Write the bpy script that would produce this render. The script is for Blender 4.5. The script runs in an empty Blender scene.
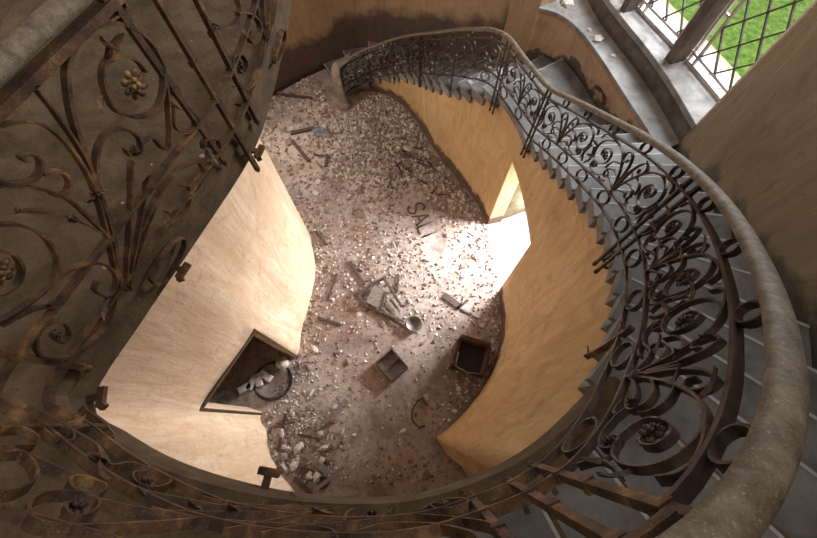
import bpy, math, random
from mathutils import Vector, noise
random.seed(7)
S = bpy.context.scene; COL = S.collection
# ---------------------------------------------------------------- camera
F = 380.0; CH = 7.2; TILT = math.atan(156.0/F)
cd = bpy.data.cameras.new('camera'); cam = bpy.data.objects.new('camera', cd); COL.objects.link(cam)
cam.location = (0, 0, CH); cam.rotation_euler = (TILT, 0, 0)
cd.sensor_width = 36; cd.lens = F/817*36; cd.clip_start = .02; cd.clip_end = 200
S.camera = cam
S.view_settings.view_transform = 'Standard'; S.view_settings.look = 'None'
S.view_settings.exposure = 0.18; S.view_settings.gamma = 1.0

def ray(u, v):
    a = (u-408.5)/F; b = -(v-269)/F
    return Vector((a, math.sin(TILT)+b*math.cos(TILT), -math.cos(TILT)+b*math.sin(TILT)))
def at(u, v, z):
    d = ray(u, v); t = (z-CH)/d.z
    return Vector((d.x*t, d.y*t, z))
# ---------------------------------------------------------------- helpers
def catmull(pts, n=6, closed=False):
    P = [Vector(p) for p in pts]
    if len(P) < 3: return P
    out = []
    L = len(P)
    rng = range(L if closed else L-1)
    for i in rng:
        if closed: p0, p1, p2, p3 = P[(i-1) % L], P[i], P[(i+1) % L], P[(i+2) % L]
        else: p0, p1, p2, p3 = P[max(i-1, 0)], P[i], P[i+1], P[min(i+2, L-1)]
        for k in range(n):
            t = k/n
            out.append(.5*((2*p1)+(-p0+p2)*t+(2*p0-5*p1+4*p2-p3)*t*t+(-p0+3*p1-3*p2+p3)*t**3))
    if not closed: out.append(P[-1])
    return out
class MB:
    def __init__(s): s.v = []; s.f = []; s.sm = []; s.at = []
    def add(s, vs, fs, smooth=False):
        o = len(s.v); s.v += [Vector(q) for q in vs]; s.f += [tuple(o+i for i in f) for f in fs]; s.sm += [smooth]*len(fs)
    def box(s, c, size, rot=0, tilt=(0, 0)):
        c = Vector(c); hx, hy, hz = size[0]/2, size[1]/2, size[2]/2
        vs = []
        cr, sr = math.cos(rot), math.sin(rot)
        for x in (-hx, hx):
            for y in (-hy, hy):
                for z in (-hz, hz):
                    zz = z+tilt[0]*x+tilt[1]*y
                    vs.append(c+Vector((x*cr-y*sr, x*sr+y*cr, zz)))
        s.add(vs, [(0, 1, 3, 2), (4, 6, 7, 5), (0, 4, 5, 1), (2, 3, 7, 6), (0, 2, 6, 4), (1, 5, 7, 3)])
    def bar(s, a, b, w, h, up=Vector((0, 0, 1))):
        a = Vector(a); b = Vector(b); t = (b-a).normalized()
        if abs(t.dot(up)) > .95: up = Vector((1, 0, 0))
        x = t.cross(up).normalized(); y = x.cross(t).normalized()
        vs = []
        for p in (a, b):
            for i, j in ((-1, -1), (1, -1), (1, 1), (-1, 1)): vs.append(p+x*w/2*i+y*h/2*j)
        s.add(vs, [(0, 1, 2, 3), (4, 7, 6, 5), (0, 4, 5, 1), (1, 5, 6, 2), (2, 6, 7, 3), (3, 7, 4, 0)])
    def sweep(s, pts, X, Y, sec, closed=False, smooth=False, taper=None):
        """pts: list; X,Y: per-point frame axes; sec: list of 2D section points"""
        n = len(pts); m = len(sec); vs = []
        for i, p in enumerate(pts):
            k = taper(i/(n-1)) if taper else 1
            for a, b in sec: vs.append(p+X[i]*a*k+Y[i]*b*(1 if taper and len(sec) == 4 else k))
        fs = []
        for i in range(n if closed else n-1):
            j = (i+1) % n
            for q in range(m):
                r = (q+1) % m
                fs.append((i*m+q, i*m+r, j*m+r, j*m+q))
        if not closed:
            fs.append(tuple(range(m))[::-1]); fs.append(tuple((n-1)*m+q for q in range(m)))
        s.add(vs, fs, smooth)
    def tube(s, pts, r, n=8, taper=None, closed=False):
        pts = [Vector(p) for p in pts]; X = []; Y = []
        L = len(pts)
        for i, p in enumerate(pts):
            t = (pts[(i+1) % L]-pts[i-1]) if closed else (pts[min(i+1, L-1)]-pts[max(i-1, 0)])
            t.normalize()
            up = Vector((0, 0, 1)) if abs(t.z) < .9 else Vector((1, 0, 0))
            x = t.cross(up).normalized(); X.append(x); Y.append(x.cross(t).normalized())
        sec = [(r*math.cos(2*math.pi*k/n), r*math.sin(2*math.pi*k/n)) for k in range(n)]
        s.sweep(pts, X, Y, sec, closed, True, taper)
    def lathe(s, c, prof, n=16, axis=None):
        c = Vector(c); vs = []
        if axis is None: e1, e2, e3 = Vector((1, 0, 0)), Vector((0, 1, 0)), Vector((0, 0, 1))
        else:
            e3 = Vector(axis).normalized(); e1 = e3.cross(Vector((0, 0, 1)))
            if e1.length < .1: e1 = Vector((1, 0, 0))
            e1.normalize(); e2 = e3.cross(e1)
        for r, z in prof:
            for k in range(n):
                a = 2*math.pi*k/n; vs.append(c+e1*r*math.cos(a)+e2*r*math.sin(a)+e3*z)
        fs = []
        for i in range(len(prof)-1):
            for k in range(n): fs.append((i*n+k, i*n+(k+1) % n, (i+1)*n+(k+1) % n, (i+1)*n+k))
        fs.append(tuple(range(n))[::-1]); fs.append(tuple((len(prof)-1)*n+k for k in range(n)))
        s.add(vs, fs, True)
    def build(s, name, mat, parent=None, loc=None, attr=None, bevel=0):
        me = bpy.data.meshes.new(name)
        o0 = Vector((0, 0, 0))
        if parent is not None: o0 = world_loc(parent)
        elif loc is not None: o0 = Vector(loc)
        own = Vector((0, 0, 0))
        if parent is not None and loc is not None: own = Vector(loc)-o0
        me.from_pydata([tuple(q-o0-own) for q in s.v], [], s.f)
        for p, sm in zip(me.polygons, s.sm): p.use_smooth = sm
        if attr:
            at_ = me.attributes.new('rise', 'FLOAT', 'POINT')
            at_.data.foreach_set('value', s.at)
        me.validate(); me.update()
        if mat: me.materials.append(mat)
        o = bpy.data.objects.new(name, me); COL.objects.link(o)
        if parent is not None: o.parent = parent; o.location = own
        else: o.location = o0
        import bmesh
        bm = bmesh.new(); bm.from_mesh(me); bmesh.ops.recalc_face_normals(bm, faces=bm.faces); bm.to_mesh(me); bm.free()
        if bevel:
            m = o.modifiers.new('bevel', 'BEVEL'); m.width = bevel; m.segments = 2; m.limit_method = 'ANGLE'
        return o
def world_loc(o):
    v = Vector(o.location)
    while o.parent is not None:
        o = o.parent; v += Vector(o.location)
    return v
def empty(name, loc):
    o = bpy.data.objects.new(name, None); COL.objects.link(o); o.location = loc; o.empty_display_size = .1
    return o
def tag(o, label, cat, group=None, kind=None):
    o['label'] = label; o['category'] = cat
    if group: o['group'] = group
    if kind: o['kind'] = kind
    return o
def struct(o, label=None, cat=None):
    o['kind'] = 'structure'
    if label: o['label'] = label
    if cat: o['category'] = cat
    return o
# ---------------------------------------------------------------- materials
def nodes(name):
    m = bpy.data.materials.new(name); m.use_nodes = True
    nt = m.node_tree; nt.nodes.clear()
    out = nt.nodes.new('ShaderNodeOutputMaterial'); b = nt.nodes.new('ShaderNodeBsdfPrincipled')
    nt.links.new(b.outputs[0], out.inputs[0])
    return m, nt, b
def N(nt, t, **kw):
    n = nt.nodes.new(t)
    for k, v in kw.items():
        if k in n.inputs.keys() if hasattr(n.inputs, 'keys') else False: n.inputs[k].default_value = v
        else: setattr(n, k, v)
    return n
def ramp(nt, src, stops, interp='LINEAR'):
    r = nt.nodes.new('ShaderNodeValToRGB'); r.color_ramp.interpolation = interp
    e = r.color_ramp.elements
    while len(e) < len(stops): e.new(.5)
    for i, (p, c) in enumerate(stops):
        e[i].position = p; e[i].color = (c[0], c[1], c[2], 1) if hasattr(c, '__len__') else (c, c, c, 1)
    nt.links.new(src, r.inputs[0]); return r.outputs[0]
def noi(nt, co, scale, detail=6, rough=.6, dist=0):
    n = nt.nodes.new('ShaderNodeTexNoise'); n.inputs['Scale'].default_value = scale; n.inputs['Detail'].default_value = detail
    n.inputs['Roughness'].default_value = rough; n.inputs['Distortion'].default_value = dist
    nt.links.new(co, n.inputs['Vector']); return n.outputs[0]
def mix(nt, fac, a, b, mode='MIX'):
    m = nt.nodes.new('ShaderNodeMix'); m.data_type = 'RGBA'; m.blend_type = mode
    if hasattr(fac, 'is_linked') or hasattr(fac, 'node'): nt.links.new(fac, m.inputs[0])
    else: m.inputs[0].default_value = fac
    for i, x in ((6, a), (7, b)):
        if hasattr(x, 'node'): nt.links.new(x, m.inputs[i])
        else: m.inputs[i].default_value = (*x, 1)
    return m.outputs[2]
def mapping(nt, scale=(1, 1, 1), rot=(0, 0, 0), obj=False):
    if obj:
        g = nt.nodes.new('ShaderNodeTexCoord').outputs['Object']
    else: g = nt.nodes.new('ShaderNodeNewGeometry').outputs['Position']
    mp = nt.nodes.new('ShaderNodeMapping'); mp.inputs['Scale'].default_value = scale; mp.inputs['Rotation'].default_value = rot
    nt.links.new(g, mp.inputs['Vector']); return mp.outputs[0]
def bump(nt, b, h, strength=.4, dist=.02, prev=None):
    n = nt.nodes.new('ShaderNodeBump'); n.inputs['Strength'].default_value = strength; n.inputs['Distance'].default_value = dist
    nt.links.new(h, n.inputs['Height'])
    if prev is not None: nt.links.new(prev, n.inputs['Normal'])
    nt.links.new(n.outputs[0], b.inputs['Normal']); return n.outputs[0]
def mat_plaster(name, c1, c2, c3, damp=None, brick=None, h=0.5):
    m, nt, b = nodes(name)
    co = mapping(nt)
    n1 = noi(nt, co, .9, 5, .6, .4)
    st = noi(nt, mapping(nt, (3.2, 3.2, .55), (.25, .2, 0)), 1.6, 8, .68, 1.2)
    st2 = noi(nt, mapping(nt, (9, 9, 1.1), (.3, -.2, 0)), 2.5, 8, .7, .6)
    base = ramp(nt, st, [(.3, c1), (.5, c2), (.7, c3)])
    base = mix(nt, ramp(nt, n1, [(.4, 0), (.65, .55)]), base, c1)
    base = mix(nt, ramp(nt, st2, [(.45, 0), (.75, .45)]), base, c3)
    sp = noi(nt, co, 22, 5, .7)
    pk = noi(nt, co, 3.2, 8, .72, .8)
    base = mix(nt, ramp(nt, pk, [(.3, .55), (.46, 0)]), base, tuple(x*.6 for x in c1))
    base = mix(nt, ramp(nt, sp, [(.60, 0), (.72, .6)]), base, tuple(x*.55 for x in c1))
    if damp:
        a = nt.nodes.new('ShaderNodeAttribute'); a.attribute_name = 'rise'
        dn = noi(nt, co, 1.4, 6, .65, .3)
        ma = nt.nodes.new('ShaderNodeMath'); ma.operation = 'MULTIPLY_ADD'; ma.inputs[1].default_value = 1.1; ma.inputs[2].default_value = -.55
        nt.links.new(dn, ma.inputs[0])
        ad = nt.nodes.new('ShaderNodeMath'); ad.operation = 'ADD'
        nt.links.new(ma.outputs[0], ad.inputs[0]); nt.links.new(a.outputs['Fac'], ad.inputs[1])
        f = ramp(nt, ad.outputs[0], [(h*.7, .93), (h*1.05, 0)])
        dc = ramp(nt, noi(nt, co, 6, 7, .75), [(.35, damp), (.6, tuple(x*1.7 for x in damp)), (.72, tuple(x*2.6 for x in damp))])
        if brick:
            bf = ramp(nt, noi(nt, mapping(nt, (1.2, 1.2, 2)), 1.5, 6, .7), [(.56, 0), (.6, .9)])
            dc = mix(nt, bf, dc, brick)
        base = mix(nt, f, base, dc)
    nt.links.new(base, b.inputs['Base Color']); b.inputs['Roughness'].default_value = .85
    p = bump(nt, b, st2, .3, .02); bump(nt, b, sp, .5, .012, p)
    return m
def mat_basic(name, cols, scale=6, rough=.8, metal=0, bs=.5, bd=.01, fine=40, obj=False, stretch=(1, 1, 1), spots=None, detail=7):
    m, nt, b = nodes(name)
    co = mapping(nt, stretch, obj=obj)
    n1 = noi(nt, co, scale, detail, .65, .3)
    k = len(cols); stops = [(.32+.36*i/(k-1), c) for i, c in enumerate(cols)]
    base = ramp(nt, n1, stops)
    n2 = noi(nt, co, fine, 5, .7)
    if spots: base = mix(nt, ramp(nt, n2, [(spots[1], 0), (spots[1]+.1, .85)]), base, spots[0])
    nt.links.new(base, b.inputs['Base Color']); b.inputs['Roughness'].default_value = rough; b.inputs['Metallic'].default_value = metal
    p = bump(nt, b, n1, bs, bd*2); bump(nt, b, n2, bs, bd, p)
    return m
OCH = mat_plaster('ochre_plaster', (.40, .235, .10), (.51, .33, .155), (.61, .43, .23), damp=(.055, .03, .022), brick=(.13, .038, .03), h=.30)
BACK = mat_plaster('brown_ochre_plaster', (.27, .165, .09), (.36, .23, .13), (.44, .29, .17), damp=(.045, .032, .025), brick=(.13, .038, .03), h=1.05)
PALE = mat_plaster('peach_plaster', (.60, .38, .23), (.74, .52, .35), (.86, .68, .50))
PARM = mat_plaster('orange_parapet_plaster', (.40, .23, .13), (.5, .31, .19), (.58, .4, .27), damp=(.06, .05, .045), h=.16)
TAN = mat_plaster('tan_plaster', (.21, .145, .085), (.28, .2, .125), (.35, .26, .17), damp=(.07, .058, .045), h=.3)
RUST = mat_basic('rusty_wrought_iron', [(.022, .011, .008), (.055, .027, .017), (.12, .058, .026), (.28, .15, .055)], 9, .55, .3, .7, .004, 160, spots=((.42, .27, .1), .6))  # rust, with golden spots brightened to stand in for light on top edges
IRON = mat_basic('dark_wrought_iron', [(.022, .013, .011), (.052, .03, .023), (.11, .058, .038)], 12, .5, .4, .5, .003, 150, spots=((.22, .12, .08), .66))
RAILM = mat_basic('dusty_handrail', [(.07, .048, .03), (.15, .11, .072), (.25, .195, .135)], 22, .62, 0, .6, .003, 190, spots=((.42, .35, .27), .58))
STONE = mat_basic('grey_stone_tread', [(.10, .09, .085), (.17, .16, .155), (.25, .24, .235)], 3, .75, 0, .4, .004, 60, spots=((.45, .43, .4), .66))
NOSE = mat_basic('pale_nosing', [(.34, .33, .32), (.46, .45, .43)], 6, .7)  # paler strip along the front of each step
LEDGE = mat_basic('dusty_grey_ledge', [(.16, .145, .135), (.28, .26, .25), (.38, .36, .34)], 4, .85, 0, .6, .006, 50, spots=((.16, .13, .11), .63))
LAND = mat_basic('dirty_brown_landing', [(.07, .044, .022), (.13, .085, .046), (.2, .135, .078)], 4.5, .85, 0, .8, .01, 55, spots=((.3, .22, .13), .67))
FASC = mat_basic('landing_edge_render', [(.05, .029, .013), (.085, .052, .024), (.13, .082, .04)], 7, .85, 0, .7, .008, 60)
WOOD = mat_basic('weathered_wood', [(.045, .025, .022), (.085, .05, .042), (.15, .10, .08)], 10, .8, 0, .5, .003, 60, obj=True, stretch=(1, 5, 5))
WOODL = mat_basic('grey_wood', [(.14, .105, .095), (.24, .18, .16), (.33, .26, .23)], 10, .8, 0, .5, .003, 60, obj=True, stretch=(1, 5, 5))
MULL = mat_basic('brown_window_timber', [(.07, .05, .042), (.13, .095, .08), (.2, .155, .13)], 5, .75, 0, .4, .004, 60)
WFRAME = mat_basic('pale_window_frame', [(.42, .33, .32), (.58, .48, .46), (.7, .6, .58)], 6, .6, 0, .3, .003, 70)
RUB = mat_basic('pale_plaster_rubble', [(.36, .3, .27), (.58, .5, .45), (.78, .7, .64)], 9, .9, 0, .6, .006, 50, obj=True)
RUBB = mat_basic('brown_brick_rubble', [(.14, .09, .075), (.26, .18, .15), (.38, .29, .24)], 9, .9, 0, .6, .006, 50, obj=True)
DARKM = mat_basic('sooty_fabric', [(.012, .010, .016), (.025, .018, .026), (.05, .03, .035)], 8, .8, 0, .6, .01, 40, obj=True)
TINM = mat_basic('dull_tin', [(.12, .11, .1), (.2, .18, .16), (.28, .25, .22)], 8, .5, .5, .4, .003, 70, obj=True)
WIRE = mat_basic('black_rubber', [(.02, .02, .022), (.04, .038, .04), (.07, .065, .065)], 8, .6, 0, .3, .002, 60, obj=True)
SOOT = mat_basic('dark_room_plaster', [(.06, .05, .05), (.1, .085, .08), (.14, .12, .11)], 3, .9)
def mat_floor():
    m, nt, b = nodes('dusty_rubble_floor')
    co = mapping(nt)
    big = noi(nt, co, .42, 5, .6, .6)
    base = ramp(nt, big, [(.36, (.26, .195, .175)), (.48, (.42, .33, .29)), (.6, (.54, .44, .38))])
    red = noi(nt, mapping(nt, (1, 1, 1), (0, 0, .7)), .75, 5, .6, .5)
    base = mix(nt, ramp(nt, red, [(.52, 0), (.66, .5)]), base, (.36, .18, .11))
    g = noi(nt, co, 9, 9, .75)
    base = mix(nt, ramp(nt, g, [(.40, .6), (.5, 0)]), base, (.12, .075, .06))
    dk = noi(nt, mapping(nt, (1, 1, 1), (0, 0, 1.9)), 1.3, 7, .7, .6)
    base = mix(nt, ramp(nt, dk, [(.5, 0), (.64, .6)]), base, (.15, .1, .085))
    g2 = noi(nt, co, 30, 7, .8)
    base = mix(nt, ramp(nt, g2, [(.6, 0), (.72, .5)]), base, (.55, .46, .42))
    vo = nt.nodes.new('ShaderNodeTexVoronoi'); vo.inputs['Scale'].default_value = 26; nt.links.new(co, vo.inputs['Vector'])
    nt.links.new(base, b.inputs['Base Color']); b.inputs['Roughness'].default_value = .92
    p = bump(nt, b, vo.outputs[0], .2, .006); p = bump(nt, b, g, .6, .02, p); bump(nt, b, g2, .6, .01, p)
    return m
FLOORM = mat_floor()
GRASS = mat_basic('green_grass', [(.12, .32, .03), (.3, .62, .08), (.55, .85, .25)], 5, .9, 0, .8, .05, 9, spots=((.3, .62, .12), .6))
PATHM = mat_basic('sandy_path', [(.42, .3, .2), (.55, .42, .31), (.66, .55, .44)], 3, .9, 0, .5, .02, 20)
def mat_glass():
    m, nt, b = nodes('dusty_glass'); b.inputs['Base Color'].default_value = (.9, .93, .9, 1); b.inputs['Roughness'].default_value = .08
    tr = nt.nodes.new('ShaderNodeBsdfTransparent'); tr.inputs[0].default_value = (.95, .97, .95, 1)
    mx = nt.nodes.new('ShaderNodeMixShader'); mx.inputs[0].default_value = .06
    nt.links.new(tr.outputs[0], mx.inputs[1]); nt.links.new(b.outputs[0], mx.inputs[2])
    nt.links.new(mx.outputs[0], [n for n in nt.nodes if n.type == 'OUTPUT_MATERIAL'][0].inputs[0])
    return m
GLASS = mat_glass()
# ---------------------------------------------------------------- plan curves
class Path:
    def __init__(s, pts, n=8):
        s.p = [Vector((q[0], q[1], 0)) for q in (catmull([(a, b, 0) for a, b in pts], n) if n > 1 else [(a, b, 0) for a, b in pts])]
        s.L = [0]
        for i in range(1, len(s.p)): s.L.append(s.L[-1]+(s.p[i]-s.p[i-1]).length)
        s.len = s.L[-1]
    def __call__(s, t):
        t = min(max(t, 0), s.len)
        for i in range(1, len(s.p)):
            if t <= s.L[i]:
                k = (t-s.L[i-1])/(s.L[i]-s.L[i-1]); return s.p[i-1].lerp(s.p[i], k)
        return s.p[-1].copy()
    def tan(s, t, e=.06):
        a = s(t-e); b = s(t+e); return (b-a).normalized()
    def nrm(s, t, e=.06):          # to the left of travel = away from the void
        d = s.tan(t, e); return Vector((-d.y, d.x, 0))
    def near(s, q):
        q = Vector((q[0], q[1], 0)); best = (1e9, 0)
        for i in range(1, len(s.p)):
            a, b = s.p[i-1], s.p[i]; ab = b-a; k = max(0, min(1, (q-a).dot(ab)/ab.dot(ab)))
            d = (a+ab*k-q).length
            if d < best[0]: best = (d, s.L[i-1]+k*ab.length)
        return best[1]
EDGE = Path([(-1.75, 7.42), (-1.35, 7.72), (-.8, 7.76), (-.3, 7.45), (.1, 6.95), (.5, 6.1), (1.0, 5.25), (1.42, 4.62), (1.66, 3.98), (1.76, 3.2), (1.78, 2.5), (1.76, 1.8), (1.62, 1.25), (1.4, .8), (1.1, .4), (.8, .1), (.5, -.12), (.2, -.24), (-.05, -.29), (-.4, -.285), (-.7, -.24), (-1.0, -.16), (-1.25, -.05), (-1.47, .1), (-1.34, .5), (-1.16, .95), (-.96, 1.5), (-.9, 1.95), (-.88, 2.5), (-.88, 3.2), (-.95, 4.2)], 14)
s_ml0 = EDGE.near((1.38, 4.68)); s_ml1 = EDGE.near((1.72, 3.65)); s_top = EDGE.near((.88, .17)); s_corner = EDGE.near((-1.47, .1))
Z1 = 2.93; Z2 = 5.55; S0_ = .3
def nose(s):       # smooth line through the nosings
    if s < s_ml0: return Z1*max(0, s-S0_)/(s_ml0-S0_)
    if s < s_ml1: return Z1
    if s < s_top: return Z1+(Z2-Z1)*(s-s_ml1)/(s_top-s_ml1)
    return Z2
OUTER = Path([(-3.3, 7.75), (-2.9, 8.1), (-2.35, 8.5), (-1.7, 8.85), (-1.0, 8.98), (-.15, 8.6), (.7, 7.75), (1.4, 6.75), (1.95, 5.75)])
PARA = Path([(1.95, 5.75), (2.26, 5.6), (2.5, 5.25), (2.7, 4.68), (2.88, 4.0), (3.02, 3.5), (3.1, 3.1)])
MAINR = Path([(3.35, 3.24), (2.98, 2.3), (2.74, 1.4), (2.52, .5), (2.2, -.4), (1.95, -1.3), (1.9, -3.2)])
outpoly = OUTER.p+PARA.p+[Vector((3.1, 2.8, 0))]+MAINR.p[4:]
def outer_hit(p, n):
    best = 1e9
    for a, b in zip(outpoly[:-1], outpoly[1:]):
        r = n; q = b-a; den = r.x*q.y-r.y*q.x
        if abs(den) < 1e-9: continue
        w = a-p; t = (w.x*q.y-w.y*q.x)/den; u = (w.x*r.y-w.y*r.x)/den
        if t > .2 and -.001 <= u <= 1.001: best = min(best, t)
    return min(best, 2.6) if best < 1e8 else 1.5
# ---------------------------------------------------------------- walls
def wall_strip(mb, pts, z0, z1, thick, rise=None, side=1, rows=None):
    """pts: 2D points; front face on the path, body to the left (side=1)"""
    pts = [Vector((p[0], p[1], 0)) for p in pts]; n = len(pts)
    nr = []
    for i in range(n):
        t = (pts[min(i+1, n-1)]-pts[max(i-1, 0)]).normalized(); nr.append(Vector((-t.y, t.x, 0))*side)
    f0 = z0 if callable(z0) else (lambda i: z0); f1 = z1 if callable(z1) else (lambda i: z1)
    R = rows or max(2, int((f1(0)-f0(0))/.25)+1)
    o = len(mb.v)
    for i, p in enumerate(pts):
        for k in range(R+1):
            z = f0(i)+(f1(i)-f0(i))*k/R
            mb.v.append(Vector((p.x, p.y, z))); mb.at.append(z-(rise(p) if rise else 0))
    for i, p in enumerate(pts):
        q = p+nr[i]*thick
        for z in (f0(i), f1(i)):
            mb.v.append(Vector((q.x, q.y, z))); mb.at.append(z-(rise(p) if rise else 0))
    b0 = o+n*(R+1)
    def add(f, sm=False): mb.f.append(f); mb.sm.append(sm)
    for i in range(n-1):
        for k in range(R):
            a = o+i*(R+1)+k; c = o+(i+1)*(R+1)+k
            add((a, c, c+1, a+1), True)
        a = b0+2*i; c = b0+2*(i+1)
        add((a, a+1, c+1, c))
        add((o+i*(R+1)+R, o+(i+1)*(R+1)+R, c+1, a+1))
        add((o+i*(R+1), a, c, o+(i+1)*(R+1)))
    for i in (0, n-1):
        add(tuple(o+i*(R+1)+k for k in range(R+1))+(b0+2*i+1, b0+2*i))
# the ground and floor
mb = MB(); mb.box((-.4, 3, -.15), (8.6, 14, .3)); fl = mb.build('floor', FLOORM)
struct(fl, 'dusty floor of the hall strewn with rubble', 'floor')
def wall_hole(mb, pts, z1, thick, side, h0, h1, DH, rows_lo=9, rows_hi=12):
    """one continuous curved wall with a doorway between point h0 and point h1"""
    n = len(pts); pts = [Vector((p[0], p[1], 0)) for p in pts]
    nr = []
    for i in range(n):
        t = (pts[min(i+1, n-1)]-pts[max(i-1, 0)]).normalized(); nr.append(Vector((-t.y, t.x, 0))*side)
    o = len(mb.v); R = rows_lo+rows_hi
    def zz(i, k):
        top = z1(i); d = min(DH, top*.75) if not (h0 <= i <= h1) else DH
        return d*k/rows_lo if k <= rows_lo else d+(top-d)*(k-rows_lo)/rows_hi
    for side_ in (0, 1):
        for i in range(n):
            for k in range(R+1):
                p = pts[i]+nr[i]*thick*side_; z = zz(i, k); mb.v.append(Vector((p.x, p.y, z))); mb.at.append(z)
    def ix(sd, i, k): return o+sd*n*(R+1)+i*(R+1)+k
    def add(f, sm=False): mb.f.append(f); mb.sm.append(sm)
    for i in range(n-1):
        for k in range(R):
            if h0 <= i < h1 and k < rows_lo: continue
            add((ix(0, i, k), ix(0, i+1, k), ix(0, i+1, k+1), ix(0, i, k+1)), True)
            add((ix(1, i, k), ix(1, i, k+1), ix(1, i+1, k+1), ix(1, i+1, k)), False)
        add((ix(0, i, R), ix(0, i+1, R), ix(1, i+1, R), ix(1, i, R)))
        if h0 <= i < h1: add((ix(0, i, rows_lo), ix(1, i, rows_lo), ix(1, i+1, rows_lo), ix(0, i+1, rows_lo)))
    for i in (0, h0, h1, n-1):
        for k in range(R if i in (0, n-1) else rows_lo): add((ix(0, i, k), ix(0, i, k+1), ix(1, i, k+1), ix(1, i, k)))
# right lower wall (under the stair)
sd0 = EDGE.near((1.66, 3.98)); sd1 = EDGE.near((1.78, 2.5)); s_cor = EDGE.near((.45, -.145))
def run(path, a, b, step=.12):
    n = max(2, int((b-a)/step)); return [a+(b-a)*i/n for i in range(n+1)]
mb = MB(); DH = 2.1
def inset(s): return EDGE(s)+EDGE.nrm(s)*.04
def topz(s): return max(.04, nose(s)-.17) if nose(s) < Z2-.01 else Z2-.18
sa_ = run(EDGE, .25, sd0); sb_ = run(EDGE, sd0, sd1)[1:]; sc_ = run(EDGE, sd1, s_cor)[1:]
ss = sa_+sb_+sc_
wall_hole(mb, [inset(s) for s in ss], lambda i: topz(ss[i]), .3, 1, len(sa_)-1, len(sa_)+len(sb_)-1, DH)
c0 = inset(s_cor)
ret = catmull([(c0.x, c0.y, 0), (.56, -.3, 0), (.76, -.47, 0), (.92, -.72, 0), (1.2, -1.2, 0), (1.9, -1.9, 0)], 4)
wall_strip(mb, [c0, Vector((.5,-.26,0))]+ret[4:], 0, 5.3, .25, rows=16)
w = mb.build('wall_right', OCH, attr=True); struct(w)
# passage through to the outside door
mb = MB()
A = inset(sd0); B = inset(sd1); na = Vector((.93, .36, 0)).normalized(); nb = Vector((1, .12, 0)).normalized()
PA = [A+na*k for k in (.28, .8, 1.35)]; PB = [B+nb*k for k in (.28, .8, 1.5)]
wall_strip(mb, PA, 0, 2.35, .12, side=1, rows=4); wall_strip(mb, PB, 0, 2.35, .12, side=-1, rows=4)
q = [PA[0], PA[-1], PB[-1], PB[0]]
mb.add([Vector((p.x, p.y, z)) for z in (DH, DH+.12) for p in q], [(0, 1, 2, 3), (7, 6, 5, 4), (0, 4, 5, 1), (1, 5, 6, 2), (2, 6, 7, 3), (3, 7, 4, 0)]); mb.at += [1]*8
w = mb.build('wall_passage', mat_basic('green_grey_plaster', [(.2, .19, .12), (.3, .29, .19), (.4, .38, .27)], 5, .85)); struct(w)
# left lower wall
mb = MB()
dl0 = at(296, 358, 0); dl1 = at(262, 412, 0)
LW1 = catmull([(-4.3, 4.15, 0), (-3.2, 4.05, 0), (-2.35, 3.98, 0), (-2.13, 3.8, 0), (-2.03, 3.5, 0), (-1.9, 2.9, 0), (-1.96, 2.2, 0), (-2.05, 1.7, 0), (dl0.x, dl0.y, 0)], 6)
LW2 = catmull([(dl1.x, dl1.y, 0), (-2.47, -.1, 0), (-2.36, -.45, 0), (-2.1, -.8, 0), (-1.84, -1.07, 0), (-1.65, -1.6, 0), (-1.6, -3.2, 0)], 6)
LW = catmull([(-4.3, 4.15, 0), (-3.2, 4.05, 0), (-2.35, 3.98, 0), (-2.13, 3.8, 0), (-2.03, 3.5, 0), (-1.9, 2.9, 0), (-1.96, 2.2, 0), (-2.05, 1.7, 0), (dl0.x, dl0.y, 0), (dl1.x, dl1.y, 0), (-2.47, -.1, 0), (-2.36, -.45, 0), (-2.1, -.8, 0), (-1.84, -1.07, 0), (-1.65, -1.6, 0), (-1.6, -3.2, 0)], 6)
wall_hole(mb, LW, lambda i: Z2-.18, .28, -1, 48, 54, 2.08)
w = mb.build('wall_left', PALE, attr=True); struct(w)
# dark edge strip round the left doorway
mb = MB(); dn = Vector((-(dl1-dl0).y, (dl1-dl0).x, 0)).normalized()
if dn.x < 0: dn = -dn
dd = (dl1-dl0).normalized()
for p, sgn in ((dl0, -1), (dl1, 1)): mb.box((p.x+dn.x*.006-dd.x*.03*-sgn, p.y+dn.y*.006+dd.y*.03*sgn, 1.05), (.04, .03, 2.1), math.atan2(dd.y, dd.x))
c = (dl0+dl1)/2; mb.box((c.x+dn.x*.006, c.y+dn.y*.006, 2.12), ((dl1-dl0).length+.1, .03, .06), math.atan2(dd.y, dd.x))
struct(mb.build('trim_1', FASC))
# back curved wall, with stain following the steps
def rise_out(p):
    s = EDGE.near(p); return nose(min(s, s_top)) if s < s_top else 5.5
mb = MB()
wall_strip(mb, [Vector((-4.3, 6.9, 0)), Vector((-3.8, 7.35, 0))]+OUTER.p, 0, 8.6, .3, rise=lambda p: (0 if p.x < -2.2 else rise_out(p)), rows=44)
w = mb.build('wall_back', BACK, attr=True); struct(w)
# parapet below the window with its two ledges
ZL1 = 3.4; ZL2 = 3.76
RIS = [(2.72, 6.25), (2.7, 5.9), (2.79, 5.42), (2.93, 4.97), (3.08, 4.53), (3.2, 4.09), (3.28, 3.7), (3.36, 3.22)]
RISC = catmull([(a, b, 0) for a, b in RIS], 6)
mb = MB(); pp = PARA.p
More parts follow.
